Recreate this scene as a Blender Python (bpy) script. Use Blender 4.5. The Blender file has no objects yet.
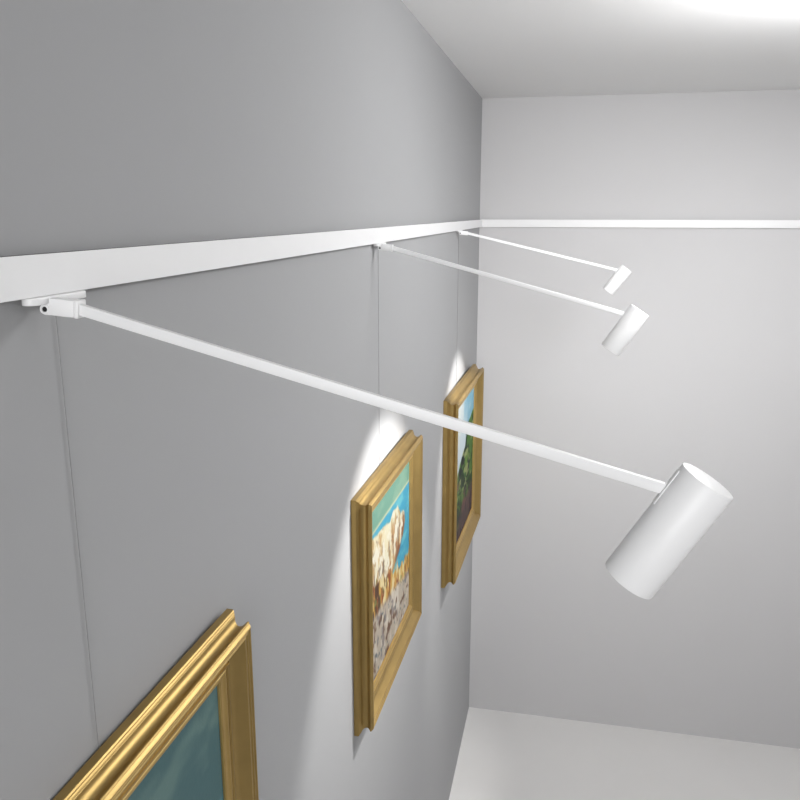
import bpy, bmesh, math
import numpy as np
from mathutils import Vector, Matrix

SC = bpy.context.scene
COL = SC.collection
S = 0.42            # metres per layout unit
ZC = 2.57           # height of the eye above the floor


def P(x, y, z):
    """layout units (origin at the eye, x away from left wall, y along it) -> metres above the floor"""
    return Vector((x * S, y * S, z * S + ZC))


# ------------------------------------------------------------------ materials
def principled(name, color, rough=0.5, metal=0.0, spec=0.5):
    m = bpy.data.materials.new(name)
    m.use_nodes = True
    b = m.node_tree.nodes['Principled BSDF']
    b.inputs['Base Color'].default_value = (*color, 1)
    b.inputs['Roughness'].default_value = rough
    b.inputs['Metallic'].default_value = metal
    b.inputs['Specular IOR Level'].default_value = spec
    return m, m.node_tree.nodes, m.node_tree.links, b


def noisy(m, nodes, links, b, color, amount, scale, bump=0.0, stretch=None, rough=None):
    tc = nodes.new('ShaderNodeTexCoord')
    mp = nodes.new('ShaderNodeMapping')
    if stretch:
        mp.inputs['Scale'].default_value = stretch
    n = nodes.new('ShaderNodeTexNoise')
    n.inputs['Scale'].default_value = scale
    n.inputs['Detail'].default_value = 6
    r = nodes.new('ShaderNodeValToRGB')
    c = np.array(color)
    r.color_ramp.elements[0].position = 0.3
    r.color_ramp.elements[1].position = 0.7
    r.color_ramp.elements[0].color = (*(c * (1 - amount)), 1)
    r.color_ramp.elements[1].color = (*np.clip(c * (1 + amount), 0, 1), 1)
    links.new(tc.outputs['Object'], mp.inputs['Vector'])
    links.new(mp.outputs['Vector'], n.inputs['Vector'])
    links.new(n.outputs['Fac'], r.inputs['Fac'])
    links.new(r.outputs['Color'], b.inputs['Base Color'])
    if bump:
        bp = nodes.new('ShaderNodeBump')
        bp.inputs['Strength'].default_value = bump
        bp.inputs['Distance'].default_value = 0.001
        links.new(n.outputs['Fac'], bp.inputs['Height'])
        links.new(bp.outputs['Normal'], b.inputs['Normal'])
    if rough:
        mr = nodes.new('ShaderNodeMapRange')
        mr.inputs['To Min'].default_value = rough[0]
        mr.inputs['To Max'].default_value = rough[1]
        links.new(n.outputs['Fac'], mr.inputs['Value'])
        links.new(mr.outputs['Result'], b.inputs['Roughness'])
    return m


def plain(name, color, rough, amount=0.01, scale=6.0, metal=0.0, bump=0.0, spec=0.5, stretch=None, rr=None):
    m, n, l, b = principled(name, color, rough, metal, spec)
    return noisy(m, n, l, b, color, amount, scale, bump, stretch, rr)


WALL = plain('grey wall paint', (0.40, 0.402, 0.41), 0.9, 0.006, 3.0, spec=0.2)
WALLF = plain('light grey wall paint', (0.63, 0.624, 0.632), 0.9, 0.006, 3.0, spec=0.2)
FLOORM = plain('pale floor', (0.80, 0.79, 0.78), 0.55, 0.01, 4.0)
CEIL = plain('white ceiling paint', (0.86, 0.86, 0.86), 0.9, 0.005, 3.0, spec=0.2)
WHITE = plain('white powder coat', (0.88, 0.88, 0.885), 0.42, 0.004, 40.0)
BLACK = plain('dark steel', (0.03, 0.03, 0.03), 0.4, 0.1, 40.0, metal=0.6)
WIRE = plain('grey nylon wire', (0.26, 0.26, 0.26), 0.5, 0.05, 60.0)
SLOT_SHADE = plain('dark slot shade', (0.05, 0.05, 0.05), 0.7, 0.02, 40.0)  # dark colour painted in for the shade of the rail's top gap
GOLD = plain('gilded wood', (0.42, 0.29, 0.108), 0.46, 0.07, 22.0, metal=0.93, bump=0.02, rr=(0.38, 0.48))
GOLDIN = plain('gilded inner slip', (0.52, 0.36, 0.135), 0.44, 0.07, 24.0, metal=0.92, bump=0.02)


def glow(name, color, strength):
    m = bpy.data.materials.new(name)
    m.use_nodes = True
    nt = m.node_tree
    nt.nodes.clear()
    e = nt.nodes.new('ShaderNodeEmission')
    e.inputs['Color'].default_value = (*color, 1)
    e.inputs['Strength'].default_value = strength
    o = nt.nodes.new('ShaderNodeOutputMaterial')
    nt.links.new(e.outputs['Emission'], o.inputs['Surface'])
    return m


LENS_ON = glow('lit lens', (1, 0.98, 0.95), 6.0)
LENS_OFF = plain('frosted lens', (0.75, 0.75, 0.75), 0.3, 0.01, 30.0)


# ------------------------------------------------------------------ helpers
def link_mesh(name, verts, faces, mat, parent=None, smooth=False, bevel=0.0, segs=2, angle=40):
    me = bpy.data.meshes.new(name)
    me.from_pydata([tuple(v) for v in verts], [], faces)
    me.validate()
    bm = bmesh.new()
    bm.from_mesh(me)
    bmesh.ops.recalc_face_normals(bm, faces=bm.faces)
    if bevel:
        es = [e for e in bm.edges if len(e.link_faces) == 2 and e.calc_face_angle(0) > math.radians(30)]
        bmesh.ops.bevel(bm, geom=es, offset=bevel, segments=segs, profile=0.5, affect='EDGES')
    bm.to_mesh(me)
    bm.free()
    me.materials.append(mat)
    if smooth:
        for p in me.polygons:
            p.use_smooth = True
        me.set_sharp_from_angle(angle=math.radians(angle))
    o = bpy.data.objects.new(name, me)
    COL.objects.link(o)
    if parent:
        o.parent = parent
    return o


def box_vf(lo, hi, M=None):
    x0, y0, z0 = lo
    x1, y1, z1 = hi
    v = [Vector(c) for c in ((x0, y0, z0), (x1, y0, z0), (x1, y1, z0), (x0, y1, z0),
                             (x0, y0, z1), (x1, y0, z1), (x1, y1, z1), (x0, y1, z1))]
    if M:
        v = [M @ c for c in v]
    f = [(0, 3, 2, 1), (4, 5, 6, 7), (0, 1, 5, 4), (1, 2, 6, 5), (2, 3, 7, 6), (3, 0, 4, 7)]
    return v, f


def extrude_vf(poly, a, b, place):
    """closed polygon extruded from a to b; place(p, t) -> Vector"""
    n = len(poly)
    v = [place(p, a) for p in poly] + [place(p, b) for p in poly]
    f = [(i, (i + 1) % n, n + (i + 1) % n, n + i) for i in range(n)]
    f += [tuple(range(n))[::-1], tuple(range(n, 2 * n))]
    return v, f


def lathe_vf(prof, M, n=48, cap=True):
    """prof: list of (r, t) along local z of M"""
    v, f = [], []
    rings = []
    for r, t in prof:
        if r < 1e-7:
            rings.append([len(v)])
            v.append(M @ Vector((0, 0, t)))
        else:
            rings.append(list(range(len(v), len(v) + n)))
            v += [M @ Vector((r * math.cos(2 * math.pi * i / n), r * math.sin(2 * math.pi * i / n), t)) for i in range(n)]
    for A, B in zip(rings, rings[1:]):
        for i in range(n):
            j = (i + 1) % n
            if len(A) == 1 and len(B) > 1:
                f.append((A[0], B[i], B[j]))
            elif len(B) == 1 and len(A) > 1:
                f.append((A[i], A[j], B[0]))
            elif len(A) > 1:
                f.append((A[i], A[j], B[j], B[i]))
    return v, f


def merge(*parts):
    V, F = [], []
    for v, f in parts:
        k = len(V)
        V += list(v)
        F += [tuple(i + k for i in q) for q in f]
    return V, F


def tag(o, label, cat, group=None):
    o['label'] = label
    o['category'] = cat
    if group:
        o['group'] = group


def empty(name, loc, label, cat, group=None, rz=0.0):
    o = bpy.data.objects.new(name, None)
    COL.objects.link(o)
    o.location = loc
    o.rotation_euler = (0, 0, rz)
    o.empty_display_size = 0.05
    tag(o, label, cat, group)
    return o


# ------------------------------------------------------------------ room shell
XL, XR, YN, YF, ZF, ZT = -1.03, 7.0, -4.5, 9.0, -ZC / S, 1.175
T = 0.25


def shell(name, lo, hi, mat):
    v, f = box_vf(P(*lo), P(*hi))
    o = link_mesh(name, v, f, mat)
    o['kind'] = 'structure'
    return o


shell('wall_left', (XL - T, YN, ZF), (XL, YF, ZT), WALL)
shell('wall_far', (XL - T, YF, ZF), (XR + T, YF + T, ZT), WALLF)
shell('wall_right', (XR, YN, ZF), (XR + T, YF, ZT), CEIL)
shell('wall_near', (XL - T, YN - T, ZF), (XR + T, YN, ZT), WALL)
shell('floor', (XL - T, YN - T, ZF - T), (XR + T, YF + T, ZF), FLOORM)
shell('ceiling', (XL - T, YN - T, ZT), (XR + T, YF + T, ZT + T), CEIL)

# ------------------------------------------------------------------ hanging rails
RT, RB = -0.0785, -0.1585
# section (distance from wall, height): open slot on top behind the face plate, undercut below
RAIL = [(0.0, RT - 0.0075), (0.004, RT - 0.0075), (0.004, RT - 0.022), (0.0270, RT - 0.022), (0.0270, RT - 0.0006),
        (0.0276, RT), (0.0292, RT), (0.030, RT - 0.0008), (0.030, RB + 0.001), (0.029, RB), (0.020, RB),
        (0.020, RB + 0.014), (0.006, RB + 0.014), (0.006, RB), (0.0, RB)]

def slot_shade_strip(parent, x0, x1, y0, y1):  # dark strip added in the slot to stand for its shadow line
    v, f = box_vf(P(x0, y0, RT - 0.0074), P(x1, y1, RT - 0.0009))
    return link_mesh('slot_shade_strip', v, f, SLOT_SHADE, parent)


v, f = extrude_vf(RAIL, -3.9, 8.999, lambda p, t: P(XL + p[0], t, p[1]))
o = link_mesh('hanging_rail', v, f, WHITE)
slot_shade_strip(o, XL, XL + 0.027, -3.9, 8.97)
tag(o, 'white hanging rail along the left wall that carries the three picture lamps', 'picture rail', 'white hanging rails')
v, f = extrude_vf(RAIL, XL + 0.032, 6.999, lambda p, t: P(t, YF - p[0], p[1]))
o = link_mesh('hanging_rail', v, f, WHITE)
slot_shade_strip(o, XL + 0.04, 6.999, YF - 0.027, YF)
tag(o, 'white hanging rail across the far wall with nothing hanging from it', 'picture rail', 'white hanging rails')


# ------------------------------------------------------------------ paintings
def vnoise(x, y, seed):
    """smooth value noise, numpy"""
    xi, yi = np.floor(x).astype(np.int64), np.floor(y).astype(np.int64)
    fx, fy = x - xi, y - yi
    fx, fy = fx * fx * (3 - 2 * fx), fy * fy * (3 - 2 * fy)

    def h(a, b):
        n = (a * 374761393 + b * 668265263 + seed * 974634541) & 0x7fffffff
        n = ((n ^ (n >> 13)) * 1274126177) & 0x7fffffff
        return ((n ^ (n >> 16)) & 0xffff) / 65535.0
    return (h(xi, yi) * (1 - fx) + h(xi + 1, yi) * fx) * (1 - fy) + (h(xi, yi + 1) * (1 - fx) + h(xi + 1, yi + 1) * fx) * fy


def fbm(x, y, seed, o=3):
    t = 0
    a = 0.5
    for k in range(o):
        t = t + a * vnoise(x * 2 ** k, y * 2 ** k, seed + k)
        a *= 0.5
    return t / (1 - 0.5 ** o)


def sm(a, b, x):
    t = np.clip((x - a) / (b - a), 0, 1)
    return t * t * (3 - 2 * t)


def mix(c, d, m):
    m = np.clip(m, 0, 1)[..., None]
    return c * (1 - m) + np.array(d, float) * m


def coast(s, t):
    """cream cliff over a blue sea, dry grass and grey stones in front"""
    n = fbm(s * 14, t * 14, 3)
    n2 = fbm(s * 30, t * 30, 11)
    jit = (n - 0.5) * 0.05
    c = np.zeros(s.shape + (3,)) + np.array((122, 172, 152))
    c = mix(c, (150, 190, 165), sm(0.45, 0.7, fbm(s * 6, t * 9, 5)) * 0.7)
    hz = 0.86
    sea = sm(hz + 0.006, hz - 0.006, t)
    seac = np.zeros_like(c) + np.array((70, 172, 204))
    seac = mix(seac, (110, 200, 214), sm(0.45, 0.75, fbm(s * 8, t * 22, 21)))
    seac = mix(seac, (34, 120, 170), sm(0.55, 0.8, fbm(s * 10, t * 16, 33)) * 0.6)
    c = c * (1 - sea[..., None]) + seac * sea[..., None]
    c = mix(c, (226, 222, 180), np.exp(-((t - hz) / 0.009) ** 2) * 0.9)
    # cliff
    top = np.interp(s, [0, .06, .2, .35, .5, .62, .70, .76, .80, .86, .90], [.84, .85, .83, .80, .79, .81, .80, .73, .74, .70, .55])
    low = np.interp(s, [0, .3, .54, .70, .85, .9], [.30, .36, .42, .50, .60, .68])
    rock = sm(-0.012, 0.012, top + jit - t) * sm(-0.015, 0.015, t - low + jit) * (s < .91)
    rc = np.zeros_like(c) + np.array((250, 238, 200))
    rc = mix(rc, (250, 244, 214), sm(0.45, 0.6, fbm(s * 12, t * 7, 41)))
    streak = fbm(s * 26, t * 5, 51)
    rc = mix(rc, (150, 128, 112), sm(0.53, 0.60, streak) * sm(.80, .60, t))
    rc = mix(rc, (188, 120, 60), sm(0.58, 0.72, fbm(s * 16, t * 10, 61)) * sm(.84, .55, t))
    rc = mix(rc, (140, 84, 48), sm(-0.13, -0.03, s - np.interp(t, [.40, .55, .70, .76], [.55, .74, .90, .92])) * 0.85)
    rc = mix(rc, (120, 92, 78), sm(0.62, 0.75, n2) * 0.5)
    rc = mix(rc, (255, 250, 228), sm(0.56, 0.62, fbm(s * 20, t * 14, 161)))
    rc = mix(rc, (206, 168, 110), sm(0.60, 0.66, fbm(s * 22, t * 12, 171)) * .8)
    c = c * (1 - rock[..., None]) + rc * rock[..., None]
    # headland in front: grass then stones
    g = np.interp(s, [0, .2, .4, .54, .65, .75, .85, 1], [.60, .56, .50, .44, .42, .40, .38, .37])
    spikes = (fbm(s * 40, t * 4, 71) - 0.45) * 0.12
    land = sm(-0.012, 0.012, g + jit + spikes - t)
    lc = np.zeros_like(c) + np.array((222, 172, 82))
    lc = mix(lc, (232, 196, 112), sm(0.5, 0.65, fbm(s * 18, t * 10, 81)))
    lc = mix(lc, (160, 88, 46), sm(0.53, 0.63, fbm(s * 26, t * 7, 91)))
    lc = mix(lc, (86, 66, 52), sm(0.62, 0.72, fbm(s * 18, t * 9, 99)) * 0.8)
    lc = mix(lc, (140, 160, 96), sm(0.66, 0.75, fbm(s * 16, t * 16, 107)) * 0.8)
    lc = mix(lc, (246, 226, 170), sm(0.58, 0.64, fbm(s * 24, t * 12, 141)))
    lc = mix(lc, (92, 62, 44), sm(0.58, 0.66, fbm(s * 30, t * 8, 151)) * sm(.62, .40, s))
    st = np.interp(s, [0, .4, 1], [.39, .35, .25])
    stone = np.zeros_like(c) + np.array((206, 194, 176))
    stone = mix(stone, (230, 220, 204), sm(0.5, 0.65, fbm(s * 16, t * 14, 113)))
    stone = mix(stone, (160, 150, 146), sm(0.54, 0.68, fbm(s * 18, t * 16, 127)))
    stone = mix(stone, (120, 86, 66), sm(0.62, 0.74, fbm(s * 20, t * 14, 131)))
    stone = mix(stone, (92, 108, 116), sm(0.70, 0.78, n2) * 0.7)
    k = sm(0.03, -0.03, t - st + jit)
    lc = lc * (1 - k[..., None]) + stone * k[..., None]
    c = c * (1 - land[..., None]) + lc * land[..., None]
    return c


def trees(s, t):
    """dark green trees against a pale sky, earth below"""
    jit = (fbm(s * 12, t * 9, 7) - 0.5) * 0.10
    c = np.zeros(s.shape + (3,)) + np.array((214, 228, 236))
    c = mix(c, (128, 184, 208), sm(0.45, 0.95, s + (t - 0.75) * 0.9 + jit * 2))
    c = mix(c, (236, 240, 232), sm(0.5, 0.7, fbm(s * 5, t * 5, 17)) * 0.6)
    edge = np.interp(t + 0.09, [.0, .3, .48, .54, .60, .66, .72, .78, .86, .92], [-.1, -.05, .02, .22, .30, .38, .60, .64, .72, 1.05])
    m = sm(-0.02, 0.02, s - edge + jit)
    g = np.zeros_like(c) + np.array((36, 70, 30))
    g = mix(g, (120, 164, 60), sm(0.52, 0.60, fbm(s * 9 + 2 * t, t * 11, 23)))
    g = mix(g, (10, 28, 22), sm(0.52, 0.60, fbm(s * 8, t * 10, 29)))
    g = mix(g, (150, 104, 88), sm(0.50, 0.60, fbm(s * 7, t * 12, 37)) * sm(.66, .46, t + 0.4 * s))
    g = mix(g, (126, 92, 92), sm(.16, .06, t + jit - 0.14 * s) * .8)
    g = mix(g, (64, 40, 50), sm(0.52, 0.60, fbm(s * 9, t * 14, 43)) * sm(.24, .1, t))
    g = mix(g, (86, 140, 50), sm(0.56, 0.62, fbm(s * 8, t * 16, 47)) * sm(.15, .3, t))
    g = mix(g, (178, 190, 120), sm(0.62, 0.68, fbm(s * 10, t * 18, 59)) * sm(.2, .35, t))
    g = g * 0.86
    return c * (1 - m[..., None]) + g * m[..., None]


def lagoon(s, t):
    """quiet teal water under a grey green sky"""
    c = np.zeros(s.shape + (3,)) + np.array((104, 146, 150))
    c = mix(c, (134, 172, 168), sm(0.45, 0.7, fbm(s * 5, t * 9, 8)))
    w = sm(.62, .60, t)
    wc = np.zeros_like(c) + np.array((60, 118, 140))
    wc = mix(wc, (110, 160, 168), sm(0.5, 0.7, fbm(s * 6, t * 24, 19)))
    c = c * (1 - w[..., None]) + wc * w[..., None]
    b = sm(-.02, .02, .22 + .1 * (fbm(s * 6, t * 3, 31) - .5) - t)
    bc = np.zeros_like(c) + np.array((146, 132, 92))
    bc = mix(bc, (90, 100, 66), sm(0.5, 0.65, fbm(s * 14, t * 14, 53)))
    return c * (1 - b[..., None]) + bc * b[..., None]


def paint_material(name):
    m, n, l, b = principled(name, (0.5, 0.5, 0.5), 0.6, 0.0, 0.2)
    a = n.new('ShaderNodeAttribute')
    a.attribute_name = 'paint'
    l.new(a.outputs['Color'], b.inputs['Base Color'])
    tc = n.new('ShaderNodeTexCoord')
    ns = n.new('ShaderNodeTexNoise')
    ns.inputs['Scale'].default_value = 160
    ns.inputs['Detail'].default_value = 3
    bp = n.new('ShaderNodeBump')
    bp.inputs['Strength'].default_value = 0.35
    bp.inputs['Distance'].default_value = 0.001
    l.new(tc.outputs['Object'], ns.inputs['Vector'])
    l.new(ns.outputs['Fac'], bp.inputs['Height'])
    l.new(bp.outputs['Normal'], b.inputs['Normal'])
    return m


PAINT = paint_material('oil paint')


def canvas(parent, y0, y1, z0, z1, x, fn, nx=190, nz=190):
    ys, zs = np.linspace(y0, y1, nx), np.linspace(z0, z1, nz)
    s, t = np.meshgrid(np.linspace(0, 1, nx), np.linspace(0, 1, nz))
    verts = [(x, ys[i], zs[j]) for j in range(nz) for i in range(nx)]
    faces = [(j * nx + i, j * nx + i + 1, (j + 1) * nx + i + 1, (j + 1) * nx + i) for j in range(nz - 1) for i in range(nx - 1)]
    # back and edges so the canvas has a body
    k = len(verts)
    th = 0.004
    verts += [(x - th, y0, z0), (x - th, y1, z0), (x - th, y1, z1), (x - th, y0, z1)]
    faces.append((k + 3, k + 2, k + 1, k))
    me = bpy.data.meshes.new('canvas')
    me.from_pydata(verts, [], faces)
    me.materials.append(PAINT)
    col = np.clip(fn(s, t), 0, 255) / 255.0 * 0.72
    lin = np.where(col <= 0.04045, col / 12.92, ((col + 0.055) / 1.055) ** 2.4).reshape(-1, 3)
    lin = np.vstack([lin, np.full((4, 3), 0.3)])
    at = me.color_attributes.new('paint', 'FLOAT_COLOR', 'POINT')
    buf = np.ones((len(verts), 4), np.float32)
    buf[:, :3] = lin
    at.data.foreach_set('color', buf.ravel())
    o = bpy.data.objects.new('canvas', me)
    COL.objects.link(o)
    o.parent = parent
    return o


# moulding section: (distance in from the outer edge, height off the wall)
MOULD = [(0.0, 0.0), (0.0, 0.021), (0.0012, 0.025), (0.0045, 0.0285), (0.0072, 0.0295), (0.0088, 0.0315), (0.0135, 0.034),
         (0.0150, 0.0362), (0.021, 0.0385), (0.0265, 0.0430), (0.0310, 0.0485), (0.0342, 0.055), (0.0352, 0.062),
         (0.0342, 0.069), (0.0305, 0.076), (0.0262, 0.0805), (0.0238, 0.0835), (0.0225, 0.0868), (0.0228, 0.0890),
         (0.0252, 0.0925), (0.0264, 0.0928), (0.0305, 0.0980), (0.0345, 0.1012), (0.0385, 0.1015),
         (0.0405, 0.0965), (0.0425, 0.0955), (0.0445, 0.0975), (0.050, 0.0975), (0.052, 0.0925), (0.054, 0.0920), (0.057, 0.0945),
         (0.063, 0.0930), (0.074, 0.080), (0.086, 0.0655), (0.096, 0.0570), (0.104, 0.0535),
         (0.106, 0.046), (0.111, 0.046), (0.115, 0.059), (0.122, 0.059), (0.126, 0.055), (0.126, 0.034), (0.120, 0.0)]
SLIP = [(0.1265, 0.030), (0.1265, 0.052), (0.130, 0.055), (0.137, 0.055), (0.141, 0.051), (0.147, 0.047),
        (0.152, 0.046), (0.156, 0.042), (0.157, 0.0365), (0.157, 0.030)]


def mitred(name, prof, w, h, k, mat, parent):
    """closed section swept round the rectangle y 0..w, z 0..h with mitred corners; local metres"""
    V, F = [], []
    n = len(prof)
    for cy, cz, dy, dz in ((0, 0, 1, 1), (w, 0, -1, 1), (w, h, -1, -1), (0, h, 1, -1)):
        V += [Vector((p[1] * k * S, (cy + dy * p[0] * k) * S, (cz + dz * p[0] * k) * S)) for p in prof]
    for c in range(4):
        d = (c + 1) % 4
        for i in range(n):
            j = (i + 1) % n
            F.append((c * n + i, c * n + j, d * n + j, d * n + i))
    return link_mesh(name, V, F, mat, parent, smooth=True, angle=24)


def framed(y0, y1, z0, z1, yaw, k, fn, label, depth=1.0):
    e = empty('framed_painting', P(-1.0285, y0, z0), label, 'painting', 'gilt framed paintings on the left wall', -yaw)
    w, h = y1 - y0, z1 - z0
    mitred('frame', [(p, q * depth) for p, q in MOULD], w, h, k, GOLD, e)
    mitred('slip', [(p, q * depth) for p, q in SLIP], w, h, k, GOLDIN, e)
    a = 0.150 * k
    canvas(e, a * S, (w - a) * S, a * S, (h - a) * S, 0.035 * k * depth * S, fn)
    return e


framed(0.78, 2.126, -2.50, -1.207, 0.015, 1.0, lagoon,
       'gilt framed painting nearest the viewer, unlit, hung low at left', 0.92)
framed(3.636, 5.003, -2.734, -1.398, 0.015, 1.0, coast,
       'gilt framed coastal painting of a cream cliff above blue sea', 0.98)
framed(6.585, 8.335, -3.302, -1.567, 0.022, 1.22, trees,
       'gilt framed painting of dark green trees, hung nearest the far corner')


# ------------------------------------------------------------------ hanging wires
def wire(y, x, ztop, zbot, label):
    M = Matrix.Translation(P(x, y, zbot))
    L = (ztop - zbot) * S
    v, f = lathe_vf([(0, 0), (0.00048, 0), (0.00048, L), (0, L)], M, 10)
    o = link_mesh('hanging_wire', v, f, WIRE, smooth=True)
    tag(o, label, 'wire', 'thin wires hanging from the rail')


wire(1.444, -1.0245, RB + 0.012, -1.22, 'thin grey hanging wire on bare wall, from the rail to the nearest painting')
wire(4.232, -1.0245, RB + 0.012, -1.41, 'thin grey hanging wire from the rail to the coastal cliff painting')
wire(7.33, -1.0245, RB + 0.012, -1.59, 'thin grey hanging wire from the rail to the painting of trees')


# ------------------------------------------------------------------ picture lamps
def frame_from(x_axis, up=Vector((0, 0, 1))):
    x = x_axis.normalized()
    y = up.cross(x).normalized()
    z = x.cross(y)
    return Matrix((x, y, z)).transposed().to_4x4()


def picture_lamp(yh, top, bot, lit, label):
    """yh: y of the hinge on the rail; top, bot: centres of the two ends of the lamp head (layout units)"""
    hinge = P(-1.0, yh, -0.182)
    start = P(-0.945, yh + 0.006, -0.1785)
    e = empty('picture_lamp', P(-1.0, yh, RB), label, 'picture lamp', 'white picture lamps on long arms')
    inv = Matrix.Translation(-e.location)

    def part(name, vf, mat, parent=None, **kw):
        v, f = vf
        o = link_mesh(name, [inv @ q for q in v], f, mat, e if parent is None else parent, **kw)
        return o

    top, bot = P(*top), P(*bot)
    ax = (top - bot).normalized()
    mid = (top + bot) / 2
    L, R = 0.252 * S, 0.0545 * S
    top, bot = mid + ax * L / 2, mid - ax * L / 2
    # side of the head that the arm meets
    side = Vector((-1, 0, 0))
    side = (side - ax * side.dot(ax)).normalized()
    joint = top - ax * (0.236 * L) + side * (R - 0.002 * S)
    A = frame_from(joint - start)
    AM = Matrix.Translation(start) @ A
    bd = joint - start
    HM = Matrix.Translation(hinge) @ frame_from(Vector((bd.x, bd.y, -0.10 * bd.x)))
    # clip plate under the rail: rounded ends
    n = 10
    x0, x1 = -1.022, -0.988
    ya, yb = yh - 0.043, yh + 0.138
    r = (x1 - x0) / 2
    pl = []
    for i in range(n + 1):
        a = math.pi + math.pi * i / n
        pl.append(((x0 + x1) / 2 + r * math.cos(a), ya + r + r * math.sin(a)))
    for i in range(n + 1):
        a = math.pi * i / n
        pl.append(((x0 + x1) / 2 + r * math.cos(a), yb - r + r * math.sin(a)))
    clip = extrude_vf(pl, RB - 0.0145, RB - 0.0003, lambda p, t: P(p[0], p[1], t))
    part('mounting_clip', clip, WHITE, bevel=0.0006, smooth=True)
    # hinge block: rounded tongue + body, in the arm's axes
    u = S
    tongue = []
    for i in range(13):
        a = math.pi / 2 + math.pi * i / 12
        tongue.append((0.006 + 0.0115 * math.cos(a), 0.0115 * math.sin(a)))
    tongue += [(0.02, -0.0105), (0.02, 0.0125)]
    tv = extrude_vf(tongue, -0.004, 0.022, lambda p, t: HM @ Vector((p[0] * u, t * u, p[1] * u)))
    bv = box_vf((0.0135 * u, -0.006 * u, -0.0105 * u), (0.064 * u, 0.026 * u, 0.0225 * u), HM)
    hb = part('hinge_block', merge(tv, bv), WHITE, bevel=0.0009, smooth=True)
    # upright lug that carries the hinge under the clip
    lug = box_vf(P(-1.004, yh + 0.003, -0.186), P(-0.989, yh + 0.018, RB - 0.011))
    part('hinge_lug', lug, WHITE, bevel=0.0004)
    SM = HM @ Matrix.Translation((0.006 * u, 0, 0)) @ Matrix.Rotation(math.pi / 2, 4, 'X')
    ring = lathe_vf([(0.0054 * u, 0.003 * u), (0.0095 * u, 0.003 * u), (0.0095 * u, 0.0065 * u), (0.009 * u, 0.0072 * u),
                     (0.0056 * u, 0.0072 * u), (0.0054 * u, 0.0066 * u), (0.0054 * u, 0.003 * u)], SM, 24)
    sc = part('hinge_screw', ring, WHITE, smooth=True)
    sk = lathe_vf([(0, 0.0052 * u), (0.0054 * u, 0.0052 * u), (0.0054 * u, 0.004 * u), (0, 0.004 * u)], SM, 6)
    part('hex_socket', sk, BLACK, parent=sc)
    sl = box_vf((0.064 * u, -0.0068 * u, -0.0115 * u), (0.073 * u, 0.0268 * u, 0.0235 * u), HM)
    part('sleeve_cap', sl, WHITE, bevel=0.0009, smooth=True)
    # flat bar arm
    AL = (joint - start).length
    av = box_vf((0.0, 0.0, -0.0108 * u), (AL, 0.0135 * u, 0.0108 * u), AM)
    part('arm', av, WHITE, bevel=0.0006, segs=2, smooth=True)
    # bracket on the back of the head
    B = Matrix((side, side.cross(ax), ax)).transposed().to_4x4()
    # side x ax makes a right handed set (side, y, ax)
    y_ = ax.cross(side)
    B = Matrix((side, y_, ax)).transposed().to_4x4()
    BM = Matrix.Translation(top) @ B
    br = box_vf((R - 0.004 * u, -0.009 * u, -0.37 * L), (R + 0.0014 * u, 0.009 * u, -0.05 * L), BM)
    part('head_bracket', br, WHITE, bevel=0.0008, smooth=True)
    # lamp head: open tube with closed flat top
    TM = Matrix.Translation(bot) @ B
    w = 0.003 * u
    c = 0.0006
    tube = lathe_vf([(0, L), (R - c, L), (R - 0.3 * c, L - 0.3 * c), (R, L - c), (R, c), (R - 0.3 * c, 0.3 * c), (R - c, 0), (R - w, 0), (R - w, 0.10 * L),
                     (0, 0.10 * L + 0.001)], TM, 72)
    hd = part('lamp_head', tube, WHITE, smooth=True, angle=50)
    lens = lathe_vf([(0, 0.09 * L), (R - w - 0.0006, 0.09 * L), (R - w - 0.0006, 0.075 * L), (0, 0.072 * L)], TM, 48)
    part('lens', lens, LENS_ON if lit else LENS_OFF, parent=hd, smooth=True)
    if lit:
        power, half, blend = lit
        ld = bpy.data.lights.new('lamp_beam', 'SPOT')
        ld.energy = power
        ld.spot_size = math.radians(2 * half)
        ld.spot_blend = blend
        ld.shadow_soft_size = 0.012
        ld.color = (1.0, 0.985, 0.96)
        lo = bpy.data.objects.new('lamp_beam', ld)
        COL.objects.link(lo)
        lo.parent = e
        lo.matrix_parent_inverse = Matrix.Identity(4)
        q = (-ax).to_track_quat('-Z', 'Y')
        lo.rotation_euler = q.to_euler()
        lo.location = bot - ax * 0.002 - e.location
    return e


picture_lamp(1.372, (0.267, 1.52, -0.490), (0.136, 1.52, -0.707), None,
             'large nearest white picture lamp, its head hanging in the right foreground')
picture_lamp(4.145, (0.3495, 4.29, -0.488), (0.2075, 4.29, -0.707), (17.0, 40.3, 0.38),
             'middle white picture lamp, its beam on the coastal cliff painting')
picture_lamp(7.20, (0.465, 7.36, -0.472), (0.304, 7.36, -0.690), (17.0, 31.0, 0.4),
             'smallest farthest white picture lamp, on the rail next to the far corner')


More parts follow.
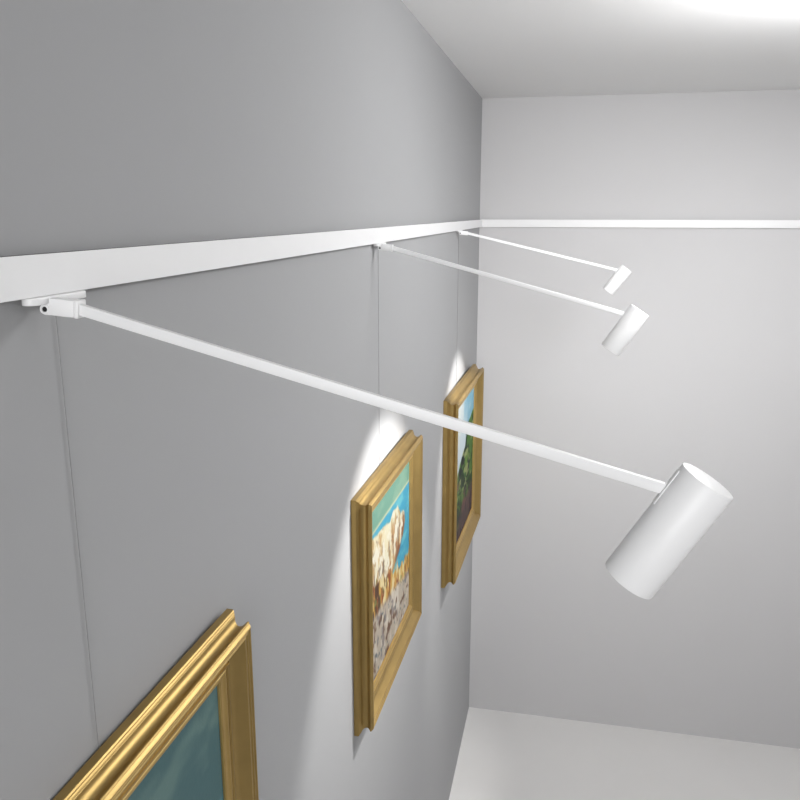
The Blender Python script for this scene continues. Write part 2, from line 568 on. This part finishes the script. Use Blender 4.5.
# ------------------------------------------------------------------ unseen fill lights added to the room
def fill_light(x, y, sx, sy, power, tilt=(0, 0, 0), z=ZT - 0.03, color=(1, 1, 1)):
    d = bpy.data.lights.new('fill_panel', 'AREA')  # added fill panel out of view, no fixture behind it
    d.shape = 'RECTANGLE'
    d.size, d.size_y = sx * S, sy * S
    d.energy = power
    d.color = color
    o = bpy.data.objects.new('fill_panel', d)
    COL.objects.link(o)
    o.location = P(x, y, z)
    o.rotation_euler = [math.radians(a) for a in tilt]
    return o


def aim(o, x, y, z):
    o.rotation_euler = (P(x, y, z) - o.location).to_track_quat('-Z', 'Y').to_euler()
    return o


POW = dict(point_fill=13.2, far_fill=2.2, front=6.7, down_near=4.0, down_far=3.4)


def point_fill(x, y, z, power, r=0.12):
    d = bpy.data.lights.new('fill_point', 'POINT')  # unseen point light added to brighten the picture wall
    d.energy = power
    d.shadow_soft_size = r * S
    o = bpy.data.objects.new('fill_point', d)
    COL.objects.link(o)
    o.location = P(x, y, z)


# added fills: point beside the pictures, far-wall panel, panel behind the viewer, two facing down
point_fill(1.55, 4.6, 0.72, POW['point_fill'], 0.40)
wl = aim(fill_light(2.0, 3.2, 2.0, 1.4, POW['far_fill'], z=0.6), -0.1, 9.0, -1.9)
wl.data.spread = math.radians(70)
fr = aim(fill_light(0.5, -3.9, 2.8, 2.6, POW['front'], z=-0.3), 0.5, 6.0, -0.9)
fr.data.spread = math.radians(110)
fill_light(3.0, 2.2, 1.6, 1.6, POW['down_near'])
fill_light(2.6, 6.0, 1.6, 1.6, POW['down_far'])


w = bpy.data.worlds.new('World')
w.use_nodes = True
w.node_tree.nodes['Background'].inputs['Color'].default_value = (0.8, 0.85, 0.9, 1)
w.node_tree.nodes['Background'].inputs['Strength'].default_value = 0.3
SC.world = w

# ------------------------------------------------------------------ camera
cd = bpy.data.cameras.new('Camera')
cd.sensor_width = 36.0
cd.lens = 36.045
cd.clip_start = 0.01
co = bpy.data.objects.new('Camera', cd)
COL.objects.link(co)
co.location = (0, 0, ZC)
co.rotation_euler = (math.radians(90 - 13.2), 0, math.radians(12.07))
SC.camera = co

SC.view_settings.view_transform = 'Standard'
SC.view_settings.look = 'None'
SC.view_settings.gamma = 1
SC.view_settings.use_curve_mapping = False
SC.view_settings.exposure = 1.0
